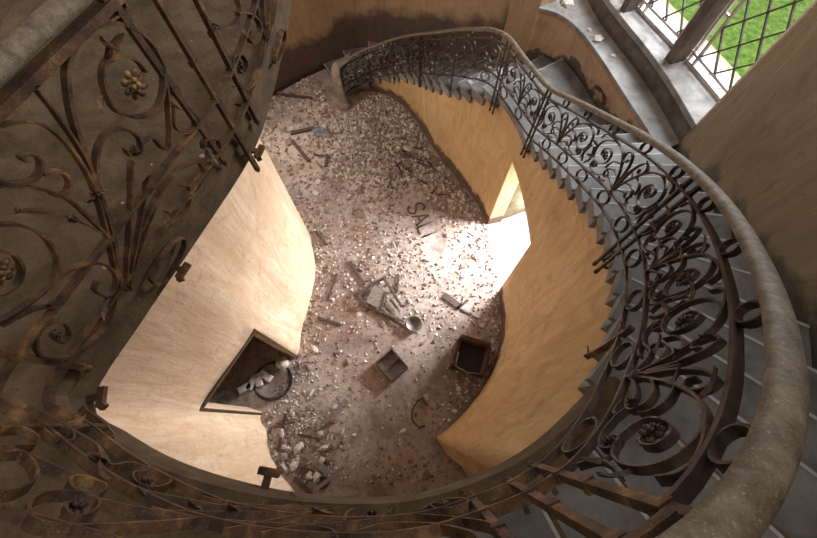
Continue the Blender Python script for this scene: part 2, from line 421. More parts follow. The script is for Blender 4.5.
# front face down to the steps
wall_strip(mb, pp, 2.4, ZL1, .08, rise=rise_out, rows=8)
w = mb.build('wall_parapet', PARM, attr=True); struct(w)
def ledge(name, inner, outer, z, th, mat, bev=0):
    a = Path([(p.x, p.y) for p in inner], 1); b = Path([(p.x, p.y) for p in outer], 1); n = 30; m = MB()
    vs = []
    for i in range(n+1):
        p = a(a.len*i/n); q = b(b.len*i/n)
        vs += [(p.x, p.y, z), (q.x, q.y, z), (q.x, q.y, z-th), (p.x, p.y, z-th)]
    fs = []
    for i in range(n):
        for k in range(4): fs.append((i*4+k, i*4+(k+1) % 4, i*4+4+(k+1) % 4, i*4+4+k))
    fs += [(0, 1, 2, 3), (n*4+3, n*4+2, n*4+1, n*4)]
    m.add(vs, fs); return m.build(name, mat, bevel=bev)
lip = [p-Vector((.03, .01, 0)) for p in pp]
struct(ledge('trim_1_lower_ledge', lip, RISC, ZL1+.05, .05, LEDGE, .008))['label'] = 'lower grey stone ledge under the window'
WIN = Path([(3.0, 6.2), (3.0, 5.6), (3.12, 5.2), (3.26, 4.85), (3.42, 4.45), (3.58, 4.0), (3.72, 3.55), (3.84, 3.15)])
mb = MB(); wall_strip(mb, RISC, 2.4, ZL2-.03, .06, rows=6)
struct(mb.build('wall_sill_riser', mat_basic('shade_dark_riser', [(.075, .06, .05), (.13, .105, .09), (.2, .165, .14)], 4, .9, 0, .6, .01, 40)))  # shade painted into the riser colour: its face is turned from the window
wo = [p+Vector((.35, .2, 0)) for p in WIN.p]
struct(ledge('trim_2_upper_ledge', [p-Vector((.025, 0, 0)) for p in RISC], wo, ZL2, .08, LEDGE, .008))['label'] = 'upper grey stone sill that carries the window'
mb = MB(); wall_strip(mb, wo, 0, ZL2-.07, .2, rows=6)
wp = mb.build('wall_window_side', TAN, attr=True); struct(wp)
# main right wall: thick block whose corner is the window jamb
mb = MB(); wall_strip(mb, MAINR.p, 0, 8.6, .75, rise=lambda p: rise_out(p)-.05, rows=44)
w = mb.build('wall_right_upper', TAN, attr=True); struct(w)
# wall over the window and other shell walls
mb = MB(); wall_strip(mb, [p-Vector((.1, 0, 0)) for p in WIN.p], 7.4, 8.6, .4, rows=5); 
wall_strip(mb, [Vector((1.95, 5.75, 0)), Vector((2.3, 6.1, 0)), Vector((3.2, 6.5, 0))], 0, 8.6, .5, rows=20)
struct(mb.build('wall_window_head', BACK, attr=True))
mb = MB(); mb.box((-4.45, 2, 4.3), (.3, 10.6, 8.6)); struct(mb.build('wall_left_outer', TAN))
mb = MB(); mb.box((-1.2, -3.35, 4.3), (6.7, .3, 8.6)); struct(mb.build('wall_front', TAN))
# ---------------------------------------------------------------- upper landing
mb = MB()
ed = [EDGE(s) for s in run(EDGE, s_top, EDGE.len, .08)]
o_t = EDGE(s_top)+EDGE.nrm(s_top)*outer_hit(EDGE(s_top), EDGE.nrm(s_top))
poly = [EDGE(s_top)]+ed[1:]+[Vector((-4.3, 4.2, 0)), Vector((-4.3, -3.2, 0)), Vector((1.9, -3.2, 0)), Vector((1.9, -1.9, 0)), o_t]
n = len(poly); TH = .2
top = [Vector((p.x, p.y, Z2)) for p in poly]; bot = [Vector((p.x, p.y, Z2-TH)) for p in poly]
mb.add(top, [tuple(range(n))]); mb.add(bot, [tuple(range(n))[::-1]])
lf = mb.build('floor_landing', LAND); struct(lf, 'dirty brown floor of the upper landing', 'floor')
mb = MB(); E_ = [Vector((p.x, p.y, Z2)) for p in ed]
X = []; Y = []
for s in run(EDGE, s_top, EDGE.len, .08): X.append(-EDGE.nrm(s)); Y.append(Vector((0, 0, 1)))
mb.sweep(E_, X, Y, [(-.03, .012), (.022, .012), (.026, -.05), (.012, -.07), (.012, -TH-.01), (-.03, -TH-.01)])
struct(mb.build('trim_3_landing_edge', FASC))
# ---------------------------------------------------------------- staircase
st = empty('staircase', (1.0, 5.0, 0))
tag(st, 'curved stone staircase winding up around the open hall', 'staircase')
def step(sa, sb, z, hgt, name='step', ov=.05, lap=.03):
    n = 3; m = MB()
    def pt(s, k, off):
        p = EDGE(s); nn = EDGE.nrm(s, .35)
        if k == 0: return p-nn*off
        return p+nn*max(.4, outer_hit(p, nn)-.02)
    def slab(a, b, z0, z1, off):
        vs = []
        for i in range(n+1):
            s = a+(b-a)*i/n
            for k in (0, 1):
                q = pt(s, k, off)
                for zz in (z0, z1): vs.append(Vector((q.x, q.y, zz)))
        fs = []
        for i in range(n):
            o = i*4
            fs += [(o, o+1, o+5, o+4), (o+2, o+6, o+7, o+3), (o+1, o+3, o+7, o+5), (o, o+4, o+6, o+2)]
        fs += [(0, 2, 3, 1), (n*4, n*4+1, n*4+3, n*4+2)]
        m.add(vs, fs)
    slab(sa-lap, sb+.012, z-.045, z, ov)
    slab(sa, sb+.01, z-hgt, z-.045, min(.012, ov))
    so_ = m.build(name, STONE, st, bevel=.004)
    m = MB(); vs = []
    for k in (0, 1):
        for ds in ((-.032, -.018) if lap > 0 else (-lap-.001, -lap+.011)):
            q = pt(sa+ds, k, ov-.005); vs += [Vector((q.x, q.y, z+.001)), Vector((q.x, q.y, z+.003))]
    m.add(vs, [(0, 1, 3, 2), (4, 6, 7, 5), (1, 5, 7, 3), (0, 2, 6, 4), (0, 4, 5, 1), (2, 3, 7, 6)]); nz = m.build('nosing', NOSE, so_); nz['label'] = 'paler front edge of the step'
    return so_
NF1 = 17; NF2 = 15
for i in range(NF1-1):
    a = S0_+(s_ml0-S0_)*i/(NF1-1); b = S0_+(s_ml0-S0_)*(i+1)/(NF1-1)
    step(a, b, Z1*(i+1)/NF1, Z1/NF1+.04 if i else .17)
step(s_ml0, s_ml1, Z1, .2, 'landing')
for i in range(NF2-1):
    a = s_ml1+(s_top-s_ml1)*i/(NF2-1); b = s_ml1+(s_top-s_ml1)*(i+1)/(NF2-1)
    step(a, b, Z1+(Z2-Z1)*(i+1)/NF2, (Z2-Z1)/NF2+.04)
for a_ in (s_top+.008, s_top+.27, s_top+.54, s_top+.82):
    step(a_, a_+.25, Z2+.012, .06, 'paving_slab', -.07, -.01)
# ---------------------------------------------------------------- railings
OFF = .05
def off(s): return OFF-.05*max(0, min(1, (s-9.8)/.6, (12.0-s)/.6))
def rp(s, v):      # point of the railing surface: along s, v above the nosing line
    p = EDGE(s)-EDGE.nrm(s)*off(s); return Vector((p.x, p.y, nose_s(s)+v))
HT = [(-1, .9), (0, .99), (.6, 1.1), (1.2, 1.38), (2.4, 2.23), (3.9, 3.29), (4.55, 3.68), (4.84, 3.75), (5.1, 3.71), (5.4, 3.72), (5.8, 3.79), (6.1, 3.93), (7.2, 4.66), (9.6, 6.26), (9.9, 6.45), (10.2, 6.56), (11.0, 6.56), (11.9, 6.45), (30, 6.45)]
def nose_s(s): return sum(nose_raw(s+q) for q in (-.12, -.06, 0, .06, .12))/5
def nose_raw(s):
    for (a, x), (b, y) in zip(HT[:-1], HT[1:]):
        if s <= b: return x+(y-x)*(s-a)/(b-a)-H_HAND
    return HT[-1][1]-H_HAND
H_HAND = .88; H_TOP = .755; H_BOT = .26; H_LOW = .06
railsamp = [(i*.06, EDGE(i*.06)-EDGE.nrm(i*.06)*off(i*.06)) for i in range(int(EDGE.len/.06)+1)]
def hit(u, v, sa, sb):
    """where the sight line of a traced point meets the railing's own upright surface"""
    d = ray(u, v); best = None
    for (s0, a), (s1, b) in zip(railsamp[:-1], railsamp[1:]):
        if s1 < sa or s0 > sb: continue
        q = b-a; den = d.x*q.y-d.y*q.x
        if abs(den) < 1e-9: continue
        t = (a.x*q.y-a.y*q.x)/den; k = (a.x*d.y-a.y*d.x)/den
        if t > 0 and -.01 <= k <= 1.01:
            z = CH+d.z*t; s = s0+(s1-s0)*k
            vv = z-nose_s(s)
            if -.35 < vv < 1.1 and (best is None or t < best[2]): best = (s, vv, t)
    return best
def ribbon(mb, sv, w=.026, t=.008, taper=True, n=5):
    c = catmull([(a, b, 0) for a, b in sv], n)
    P = [rp(q.x, q.y) for q in c]; X = []; Y = []
    for i, p in enumerate(P):
        T = (P[min(i+1, len(P)-1)]-P[max(i-1, 0)])
        if T.length < 1e-6: T = Vector((0, 0, 1))
        T.normalize(); nn = EDGE.nrm(c[i].x); Y.append(nn); X.append(nn.cross(T).normalized())
    sec = [(-t/2, -w/2), (t/2, -w/2), (t/2, w/2), (-t/2, w/2)]
    mb.sweep(P, X, Y, sec, taper=(lambda q: 1.25-.6*q) if taper else None)
def rosette(mb, s, v, r=.03):
    c = rp(s, v); nn = -EDGE.nrm(s); tt = EDGE.tan(s); up = Vector((0, 0, 1))
    mb.lathe(c, [(r*.2, -.012), (r*.3, 0), (r*.28, .018), (r*.1, .026)], 8, nn)
    def petal(a, dist, L, wd, h):
        d = tt*math.cos(a)+up*math.sin(a); e = tt*-math.sin(a)+up*math.cos(a); o = c+d*dist+nn*h; vs = [o-d*L, o+d*L]
        for k_ in (-.5, .1, .6):
            q = math.sqrt(max(.1, 1-k_*k_))
            for j_ in range(6): vs.append(o+d*L*k_+e*wd*q*math.cos(j_*math.pi/3)+nn*.008*q*math.sin(j_*math.pi/3))
        fs = []
        for j_ in range(6):
            j2 = (j_+1) % 6; fs += [(0, 2+j2, 2+j_), (1, 14+j_, 14+j2)]
            for b_ in (2, 8): fs.append((b_+j_, b_+j2, b_+6+j2, b_+6+j_))
        mb.add(vs, fs, True)
    for k in range(8): petal(k*math.pi/4, r*.72, r*.34, r*.27, .0)
    for k in range(5): petal(k*math.pi*.4+.3, r*.38, r*.24, r*.2, .014)
def leaf(mb, s, v, ang, L=.07, w=.018):
    """a small curled acanthus leaf lying in the railing surface"""
    c = rp(s, v); nn = -EDGE.nrm(s); tt = EDGE.tan(s); up = Vector((0, 0, 1))
    d = tt*math.cos(ang)+up*math.sin(ang); e = tt*-math.sin(ang)+up*math.cos(ang)
    P = []
    for i in range(7):
        k = i/6; wd = w*math.sin(math.pi*(k*.85+.12))*(1.15 if i % 2 else .8)
        m_ = c+d*L*k+nn*(.012*k*k*3); P += [m_-e*wd, m_+nn*.008, m_+e*wd, m_-nn*.004]
    fs = []
    for i in range(6):
        for q in range(4): fs.append((i*4+q, i*4+(q+1) % 4, i*4+4+(q+1) % 4, i*4+4+q))
    fs += [(0, 1, 2, 3), (24, 27, 26, 25)]
    mb.add(P, fs)
def rail_sweep(root, name, sa, sb, v, w, h, mat, round_=False, step_=.05):
    ss = run(EDGE, sa, sb, step_); P = [rp(s, v) for s in ss]
    X = []; Y = []
    for i, s in enumerate(ss):
        T = (P[min(i+1, len(P)-1)]-P[max(i-1, 0)]).normalized(); nn = EDGE.nrm(s); X.append(nn); Y.append(T.cross(nn).normalized())
        if Y[-1].z < 0: Y[-1] = -Y[-1]
    mb = MB()
    if round_: sec = [(w/2*math.cos(k*math.pi/6), h/2*math.sin(k*math.pi/6)) for k in range(12)]
    else: sec = [(-w/2, -h/2), (w/2, -h/2), (w/2, h/2), (-w/2, h/2)]
    mb.sweep(P, X, Y, sec, smooth=round_)
    return mb.build(name, mat, root)
def post(root, s, mat, lo=-.3, r=.011, hi=H_HAND-.015, mx=None):
    mb = MB(); b = rp(s, lo); t = rp(s, hi)
    mb.bar(b, t, r*2, r*2, up=EDGE.tan(s))
    for v in (H_BOT, H_TOP, .45): mb.box(rp(s, v), (.034, .034, .03), math.atan2(EDGE.tan(s).y, EDGE.tan(s).x))
    mb.lathe(b, [(.004, -.05), (.014, -.03), (.02, -.012), (.012, 0), (.018, .012), (.01, .02)], 8)
    # foot bolted into the side of the stair
    nn = EDGE.nrm(s)
    mb.bar(rp(s, lo+.1), rp(s, lo+.1)+nn*(OFF+.03), .016, .016)
    return mb.build('post', mat, root)
def ring(root, s, v, r, mat, w=.024):
    mb = MB(); P = []; X = []; Y = []
    for k in range(16):
        a = 2*math.pi*k/16; P.append(rp(s+r*math.cos(a), v+r*math.sin(a)))
    for k in range(16):
        T = (P[(k+1) % 16]-P[k-1]).normalized(); nn = EDGE.nrm(s); Y.append(nn); X.append(nn.cross(T).normalized())
    mb.sweep(P, X, Y, [(-.004, -w/2), (.004, -w/2), (.004, w/2), (-.004, w/2)], closed=True)
    return mb.build('ring', mat, root)
UNIT = [  # right half of the repeating scroll unit: x in half widths, y in metres
 [(0, .17), (.06, .3), (.16, .46), (.34, .64), (.58, .72), (.84, .66), (.93, .52), (.86, .37), (.68, .33), (.53, .41), (.53, .53), (.63, .6), (.74, .56), (.74, .48), (.67, .46)],
 [(0, .17), (.14, .25), (.32, .28), (.5, .2), (.52, .2), (.66, .18), (.8, .24), (.8, .33), (.7, .33), (.68, .27)],
 [(.02, .3), (.04, .5), (.1, .64), (.2, .71), (.28, .66), (.26, .58), (.18, .57), (.16, .62)],
 [(.1, .36), (.24, .4), (.36, .38), (.42, .3), (.36, .24), (.28, .28)],
 [(1.0, .2), (.92, .3), (.95, .42), (1.0, .5)],
 [(.5, .7), (.68, .74), (.9, .74), (.97, .66)],
 [(.3, .19), (.42, .17), (.46, .2)],
 [(.22, .52), (.36, .5), (.44, .44), (.46, .36)],
]
def unit_panel(root, sa, sb, mat, w=.022):
    mid = (sa+sb)/2; hw = (sb-sa)/2
    mb = MB(); ribbon(mb, [(mid, .26), (mid, .4), (mid, .55)], w, .012)
    c = rp(mid, .33); mb.lathe(c-Vector((0, 0, .02)), [(.014, 0), (.024, .01), (.024, .03), (.014, .04)], 8)
    YS = lambda y: .27+(y-.15)*.78
    pan = mb.build('scroll_panel', mat, root, loc=rp(mid, 0))
    for sg in (1, -1):
        for st_ in UNIT:
            m = MB(); ribbon(m, [(mid+sg*x*hw, YS(y)) for x, y in st_], w)
            m.build('scroll', mat, pan)
        m = MB(); rosette(m, mid+sg*.64*hw, YS(.49), .042); m.build('rosette', mat, pan)
        m = MB(); rosette(m, mid+sg*.75*hw, YS(.28), .028); m.build('rosette', mat, pan)
        for (x, y, a) in ((.16, .46, 1.9), (.34, .64, 2.4), (.3, .28, 1.0), (.86, .37, -.6), (.93, .52, .1)):
            m = MB(); leaf(m, mid+sg*x*hw, YS(y), a if sg > 0 else math.pi-a, .08, .02); m.build('leaf', mat, pan)
    return pan
# --- lower and middle flights
s_p = {}
for k, uv in dict(S0=(420, 60), S1=(498, 78), S2=(531, 135), S3=(618, 248)).items():
    s_p[k] = hit(*uv, 0, s_top)[0]
print('posts', s_p, s_ml0, s_ml1, s_top, s_corner, EDGE.len)
sP4 = hit(545, 470, s_p['S3'], s_top+1.2)[0]
print('sP4', sP4)
fr = empty('stair_railing', rp(s_ml0, 0))
tag(fr, 'scrolled wrought-iron stair railing with a dusty handrail climbing the curved steps', 'railing')
R0 = .15
def kinks(a, b): return a, b
rail_sweep(fr, 'handrail', R0, s_corner-.001, H_HAND, .075, .05, RAILM, True)
rail_sweep(fr, 'top_rail', R0, sP4+.02, H_TOP, .03, .014, IRON)
rail_sweep(fr, 'bottom_rail', R0, sP4+.02, H_BOT, .026, .012, IRON)
rail_sweep(fr, 'lower_rail', R0, sP4+.02, H_LOW, .026, .012, IRON)
mb = MB(); b0_ = rp(R0-.02, -.02); b0_.z = 0; tz = nose_s(R0)+H_HAND
npts = catmull([b0_+Vector((.02, -.10, 0)), b0_+Vector((-.02, -.07, .35)), b0_+Vector((-.05, -.02, .75)), b0_+Vector((-.02, .03, tz-.06)), rp(R0+.1, H_HAND+.005), rp(R0+.4, H_HAND+.002)], 5)
Xn = []; Yn = []
for i in range(len(npts)):
    T = (npts[min(i+1, len(npts)-1)]-npts[max(i-1, 0)]).normalized(); sd_ = Vector((-.82, .57, 0)); sd_ = (sd_-T*sd_.dot(T)).normalized(); Xn.append(sd_); Yn.append(T.cross(sd_).normalized())
mb.sweep(npts, Xn, Yn, [(.15*math.cos(k*math.pi/6), .06*math.sin(k*math.pi/6)) for k in range(12)], smooth=True, taper=lambda q: 1.25-.75*q)
mb.lathe(Vector((b0_.x+.02, b0_.y-.1, 0)), [(.19, 0), (.2, .04), (.17, .1), (.13, .13)], 20)
mb.build('newel_post', mat_basic('dusty_brown_newel', [(.13, .10, .08), (.22, .17, .14), (.3, .25, .2)], 5, .85), fr)
mids = [R0+.08, 1.0, 1.75, s_p['S0'], (s_p['S0']+s_p['S1'])/2, s_p['S1'], s_p['S2'], s_p['S3']]
LO = {s_p['S0']: -.25, s_p['S1']: -.34, s_p['S2']: -.3, s_p['S3']: -.34}
for s in (R0+.06, .95, 1.65, s_p['S0'], s_p['S0']+.06, s_p['S1'], s_p['S1']+.08, s_p['S2']-.045, s_p['S2']+.045, s_p['S3']-.05, s_p['S3']+.06):
    post(fr, s, IRON, lo=min(l for q, l in LO.items() if abs(q-s) < .12) if any(abs(q-s) < .12 for q in LO) else -.2)
def fill(a, b, n):
    for i in range(n): unit_panel(fr, a+(b-a)*i/n+.02, a+(b-a)*(i+1)/n-.02, IRON)
fill(R0+.06, .95, 1); fill(.95, 1.65, 1); fill(1.65, s_p['S0'], 1); fill(s_p['S0']+.06, s_p['S1'], 2)
fill(s_p['S1']+.08, s_p['S2']-.045, 1); fill(s_p['S2']+.045, s_p['S3']-.05, 2); 
fill(s_p['S3']+.06, sP4-.03, 2)
s = .45
while s < sP4:
    if min(abs(s-q) for q in s_p.values()) > .12: ring(fr, s, (H_HAND+H_TOP)/2-.008, .05, IRON); ring(fr, s, (H_BOT+H_LOW)/2, .085, IRON)
    s += .46
post(fr, hit(454, 62, 0, s_ml0)[0], IRON, lo=-.25)
bk = [hit(u, v, s_p['S3'], sP4) for u, v in ((632, 328), (618, 338), (600, 350), (586, 357))]
bk = [(q[0], q[1]) for q in bk if q]
if len(bk) > 2:
    mb = MB(); ribbon(mb, bk, .03, .02); leaf(mb, bk[-1][0], bk[-1][1], 2.2, .06, .02); leaf(mb, bk[1][0], bk[1][1], 2.6, .07, .02); mb.build('bracket', RUST, fr)
# --- landing railing, traced
gr = empty('landing_railing', rp(s_corner, 0))
tag(gr, 'rusty wrought-iron landing railing with large scrolls and rosettes over the brown landing', 'railing')
e2 = EDGE.len-.1
rail_sweep(gr, 'handrail', s_corner, e2, H_HAND, .085, .055, RAILM, True)
rail_sweep(gr, 'top_rail', sP4+.02, e2, .812, .05, .03, RUST)
rail_sweep(gr, 'bottom_rail', sP4+.02, e2, H_BOT, .032, .014, RUST)
rail_sweep(gr, 'lower_rail', sP4+.02, e2, H_LOW, .032, .014, RUST)
LPOST = []
for (u, v, a, b) in ((223, 160, s_corner, e2), (256, 167, s_corner, e2), (256, 119, s_corner, e2), (85, 368, s_corner, e2), (62, 428, s_top+.5, s_corner+.4), (471, 498, s_top-.6, s_corner), (517, 487, s_top-.8, s_corner), (545, 470, s_top-.9, s_corner)):
    h_ = hit(u, v, a, b); print('post', (u, v), h_)
    if h_: LPOST.append((h_[0], min(h_[1], 0)))
for s, l in LPOST: post(gr, s, RUST, lo=l, r=.012)
def traced(sa, sb, lines, ros, leaves, wid=.028):
    first = None; ok = []
    for ln in lines:
        sv = [hit(u, v, sa, sb) for u, v in ln]; sv = [(q[0], q[1]) for q in sv if q]
        if len(sv) >= 3: ok.append(sv)
    m = MB(); ribbon(m, ok[0], wid, .012); pan = m.build('scroll_panel', RUST, gr, loc=rp(ok[0][0][0], 0))
    for sv in ok[1:]:
        m = MB(); ribbon(m, sv, wid, .009); m.build('scroll', RUST, pan)
    for (u, v, r) in ros:
        q = hit(u, v, sa, sb)
        if q: m = MB(); rosette(m, q[0], q[1], r); m.build('rosette', RUST, pan)
    for (u, v, u2, v2) in leaves:
        q = hit(u, v, sa, sb); p = hit(u2, v2, sa, sb)
        if q and p:
            L = math.hypot(p[0]-q[0], p[1]-q[1]); m = MB(); leaf(m, q[0], q[1], math.atan2(p[1]-q[1], p[0]-q[0]), L, max(.012, L*.22)); m.build('leaf', RUST, pan)
    return pan
LEFT = [
 [(126, 290), (119, 278), (111, 230), (98, 192), (81, 146), (72, 118), (67, 90), (67, 63), (80, 37), (100, 24), (123, 24), (145, 37), (160, 59), (163, 85), (156, 108), (137, 117), (115, 110), (104, 89), (102, 71), (108, 59), (123, 56), (137, 61), (145, 72)],
 [(119, 282), (111, 315), (92, 341), (63, 358), (41, 356), (35, 341), (44, 325), (63, 322), (69, 334), (60, 342), (52, 336), (58, 330)],
 [(116, 278), (106, 232), (92, 185), (72, 151), (50, 129), (28, 121), (0, 125), (-15, 132)],
 [(95, 188), (84, 157), (56, 115), (36, 90)],
 [(98, 195), (95, 178), (97, 149), (108, 132), (126, 130), (139, 139), (139, 152), (130, 156), (125, 149)],
 [(127, 285), (126, 274), (130, 207), (130, 170), (132, 160)],
 [(130, 285), (130, 274), (139, 226), (145, 187)],
 [(130, 290), (132, 276), (141, 244), (160, 189)],
 [(140, 230), (163, 186), (186, 164), (208, 160), (219, 149), (216, 139), (204, 140), (203, 149)],
 [(171, 104), (173, 123), (182, 132), (193, 130), (197, 119), (191, 112)],
 [(162, 74), (167, 97), (169, 141), (163, 149), (152, 138), (141, 143)],
 [(112, 240), (95, 224), (67, 199), (36, 188), (0, 186), (-12, 187)],
 [(0, 182), (17, 183), (33, 179), (40, 168), (38, 158), (28, 154), (20, 157), (24, 161)],
 [(42, 174), (59, 171), (68, 179), (67, 190), (56, 196), (47, 190)],
 [(17, 210), (56, 213), (78, 221), (100, 232)],
 [(-14, 226), (0, 224), (22, 226), (45, 238), (57, 263), (48, 286), (22, 307), (0, 320), (-15, 326)],
 [(0, 251), (13, 254), (21, 268), (16, 284), (0, 294), (-10, 290)],
 [(0, 325), (32, 309), (54, 306)],
 [(52, 280), (70, 269), (92, 263), (107, 266), (116, 277), (113, 290), (104, 296), (94, 290), (97, 281)],
 [(149, 278), (160, 259), (175, 241), (184, 239), (182, 252), (167, 278), (156, 285), (149, 278)],
 [(166, 212), (178, 205), (196, 190), (203, 172), (196, 160), (188, 165)],
 [(165, 225), (180, 215), (190, 200), (188, 186), (180, 186)],
 [(100, 0), (118, -2), (124, 8), (112, 18), (97, 22), (80, 38)],
]
traced(s_corner, hit(223, 160, s_corner, e2)[0]+.35, LEFT, [(135, 84, .055), (-3, 272, .05), (57, 334, .022), (134, 150, .02), (98, 192, .03)],
       [(112, 62, 98, 44), (108, 64, 114, 30), (102, 95, 94, 110), (165, 95, 175, 108), (100, 36, 108, 48), (78, 221, 60, 214), (54, 306, 40, 300), (145, 190, 143, 172), (140, 200, 150, 184), (98, 198, 76, 198), (36, 92, 30, 82), (20, 211, 8, 208), (206, 150, 214, 166), (110, 296, 96, 318)])
LTOP = [
 [(264, 42), (261, 61), (254, 81), (244, 89), (236, 81), (232, 64), (233, 56), (240, 54), (246, 63), (243, 73), (238, 70)],
 [(201, 8), (208, 22), (222, 29), (234, 24), (239, 11), (237, 0), (234, -10)],
 [(237, 13), (247, 13), (257, 20), (260, 33), (254, 43), (248, 39), (250, 31)],
 [(253, -8), (258, 18), (264, 39)], [(261, -8), (263, 18), (265, 39)], [(269, -8), (268, 15), (266, 39)],
 [(282, 30), (276, 50), (274, 62), (278, 60), (284, 44), (284, 32), (282, 30)],
]
traced(hit(256, 119, s_corner, e2)[0]-.1, e2, LTOP, [(239, 64, .03), (248, 36, .018)], [(238, 22, 244, 38), (264, 39, 262, 24), (205, 15, 212, 26)])
BOT = [
 [(28, 408), (66, 430), (96, 449), (99, 469), (116, 482), (149, 496), (200, 506), (253, 512), (327, 510)],
 [(0, 449), (33, 461), (66, 476), (99, 486), (104, 492), (99, 497)],
 [(99, 487), (86, 481), (71, 481), (68, 487), (76, 496), (99, 504), (149, 514), (200, 516), (253, 516), (327, 511)],
 [(200, 522), (83, 531), (40, 527), (26, 517), (30, 503), (50, 496), (79, 497), (96, 504), (94, 514), (79, 521), (65, 517), (65, 509), (74, 506)],
 [(0, 456), (20, 456), (33, 469), (33, 482), (20, 492), (0, 496), (-12, 492)],
 [(0, 431), (20, 431), (35, 440), (31, 448), (13, 449)],
 [(40, 431), (53, 441), (70, 443), (70, 434), (56, 431)],
 [(99, 452), (109, 468), (132, 466), (166, 479), (167, 487), (149, 491), (134, 485), (132, 476), (145, 475)],
 [(82, 408), (90, 416), (107, 431), (112, 438), (103, 440), (90, 432)],
 [(344, 525), (352, 513), (386, 509), (392, 513), (375, 523), (360, 520)],
 [(421, 514), (440, 504), (466, 502), (467, 507), (450, 512), (437, 512), (431, 508), (448, 506)],
 [(224, 534), (297, 519), (345, 510)],
 [(150, 512), (240, 526), (330, 528), (400, 519), (440, 520), (488, 527), (500, 538)],
 [(260, 538), (300, 530), (330, 534), (338, 545)],
 [(345, 540), (385, 528), (430, 528), (470, 536), (480, 545)],
 [(200, 500), (240, 508), (300, 510), (360, 506), (420, 500), (465, 494)],
 [(0, 512), (30, 520), (90, 536), (120, 545)],
 [(330, 511), (300, 503), (270, 504), (262, 509), (275, 512)],
]
traced(sP4-.3, s_corner, BOT, [(76, 510, .03), (145, 484, .03), (445, 508, .03), (372, 516, .03)],
       [(100, 452, 88, 470), (110, 480, 96, 470), (150, 496, 132, 500), (28, 408, 12, 400), (66, 430, 78, 424), (330, 512, 312, 520), (300, 512, 290, 503), (200, 508, 185, 514), (240, 510, 226, 518)])
for s in [q for q in run(EDGE, sP4+.3, e2, .45) if q < s_corner-.2]:
    if abs(s-s_corner) > .15: ring(gr, s, (H_HAND+H_TOP)/2-.008, .05, RUST)
# clamps sticking out of the landing edge
for (u, v) in ((184, 272), (268, 484), (246, 152), (92, 400)):
    p = at(u, v, Z2-.2); s = EDGE.near(p); b = EDGE(s); nn = -EDGE.nrm(s); tt = EDGE.tan(s); mb = MB()
    z = Z2-.17
    base = Vector((b.x, b.y, z))
    mb.bar(base-nn*.05, base+nn*.075, .03, .02); mb.bar(base+nn*.075-tt*.045, base+nn*.075+tt*.045, .03, .026)
    mb.bar(base+nn*.075-tt*.05, base+nn*.095-tt*.03, .03, .03)
    mb.build('clamp', RUST, gr)
# ---------------------------------------------------------------- windows
def win_s(u, v): return WIN.near(at(u, v, ZL2))
sm1 = win_s(633, 8); sm2 = win_s(679, 58)
print('win', sm1, sm2, WIN.len)
ZT = 7.5
def wp_(s, z, off=0):
    p = WIN(s)+WIN.nrm(s)*off; return Vector((p.x, p.y, z))
def window(name, a, b, label):
    root = empty(name, wp_((a+b)/2, ZL2)); struct(root, label, 'window')
    mb = MB()
    for z in (ZL2+.03, ZL2+.14, ZT-.03):
        for s0, s1 in zip(run(WIN, a, b, .2)[:-1], run(WIN, a, b, .2)[1:]): mb.bar(wp_(s0, z), wp_(s1, z), .035, .03)
    for s in (a+.03, a+.12, b-.12, b-.03): mb.bar(wp_(s, ZL2), wp_(s, ZT), .03, .03)
    for z in [ZL2+.03+.6*i for i in range(7)]:
        mb.bar(wp_(a+.03, z), wp_(a+.12, z), .025, .02); mb.bar(wp_(b-.12, z), wp_(b-.03, z), .025, .02)
    mb.build('window_frame', WFRAME, root)
    # leaded lattice
    mb = MB(); x0, x1 = a+.12, b-.12; z0, z1 = ZL2+.14, ZT
    d = .29; k = -int((z1-z0)*.8/d)-2
    while k*d < (x1-x0)+(z1-z0):
        for sg in (1, -1):
            # line: x = x0 + k*d + sg*(z-z0)  (or mirrored)
            za, zb = z0, z1
            X_ = lambda z: (x0+k*d+(z-z0)*.8) if sg > 0 else (x1-k*d-(z-z0)*.8)
            zi = [z for z in (z0+((x0-x0-k*d) if sg > 0 else (x1-x0-k*d))/.8, z0+((x1-x0-k*d) if sg > 0 else -k*d)/.8)]
            za = max(z0, min(zi)); zb = min(z1, max(zi))
            if zb-za > .03:
                pts = [wp_(X_(za+(zb-za)*i/8), za+(zb-za)*i/8) for i in range(9)]
                for p, q in zip(pts[:-1], pts[1:]): mb.bar(p, q, .022, .018)
        k += 1
    mb.build('lattice', mat_lead, root)
    mb = MB(); xs = run(WIN, x0, x1, .15); vs = []
    for s in xs: vs += [wp_(s, z0), wp_(s, z1)]
    mb.add(vs, [(2*i, 2*i+2, 2*i+3, 2*i+1) for i in range(len(xs)-1)]); mb.build('pane', GLASS, root)
mat_lead = mat_basic('window_lead', [(.05, .045, .04), (.09, .08, .07), (.14, .12, .1)], 9, .5, .3)
window('window_1', .05, sm1-.05, 'leaded window beyond the far timber mullion')
window('window_2', sm1+.05, sm2-.07, 'leaded diamond window between the two timber mullions')
window('window_3', sm2+.07, WIN.len-.02, 'wide leaded diamond window beside the tan wall')
for i, (s, w) in enumerate(((sm1, .09), (sm2, .13))):
    mb = MB(); t = WIN.tan(s); p = wp_(s, 0, -.1)
    mb.box((p.x, p.y, (ZL2+ZT)/2), (w, .24, ZT-ZL2), math.atan2(t.y, t.x))
    struct(mb.build('trim_%d_mullion' % (i+4), MULL, bevel=.012))
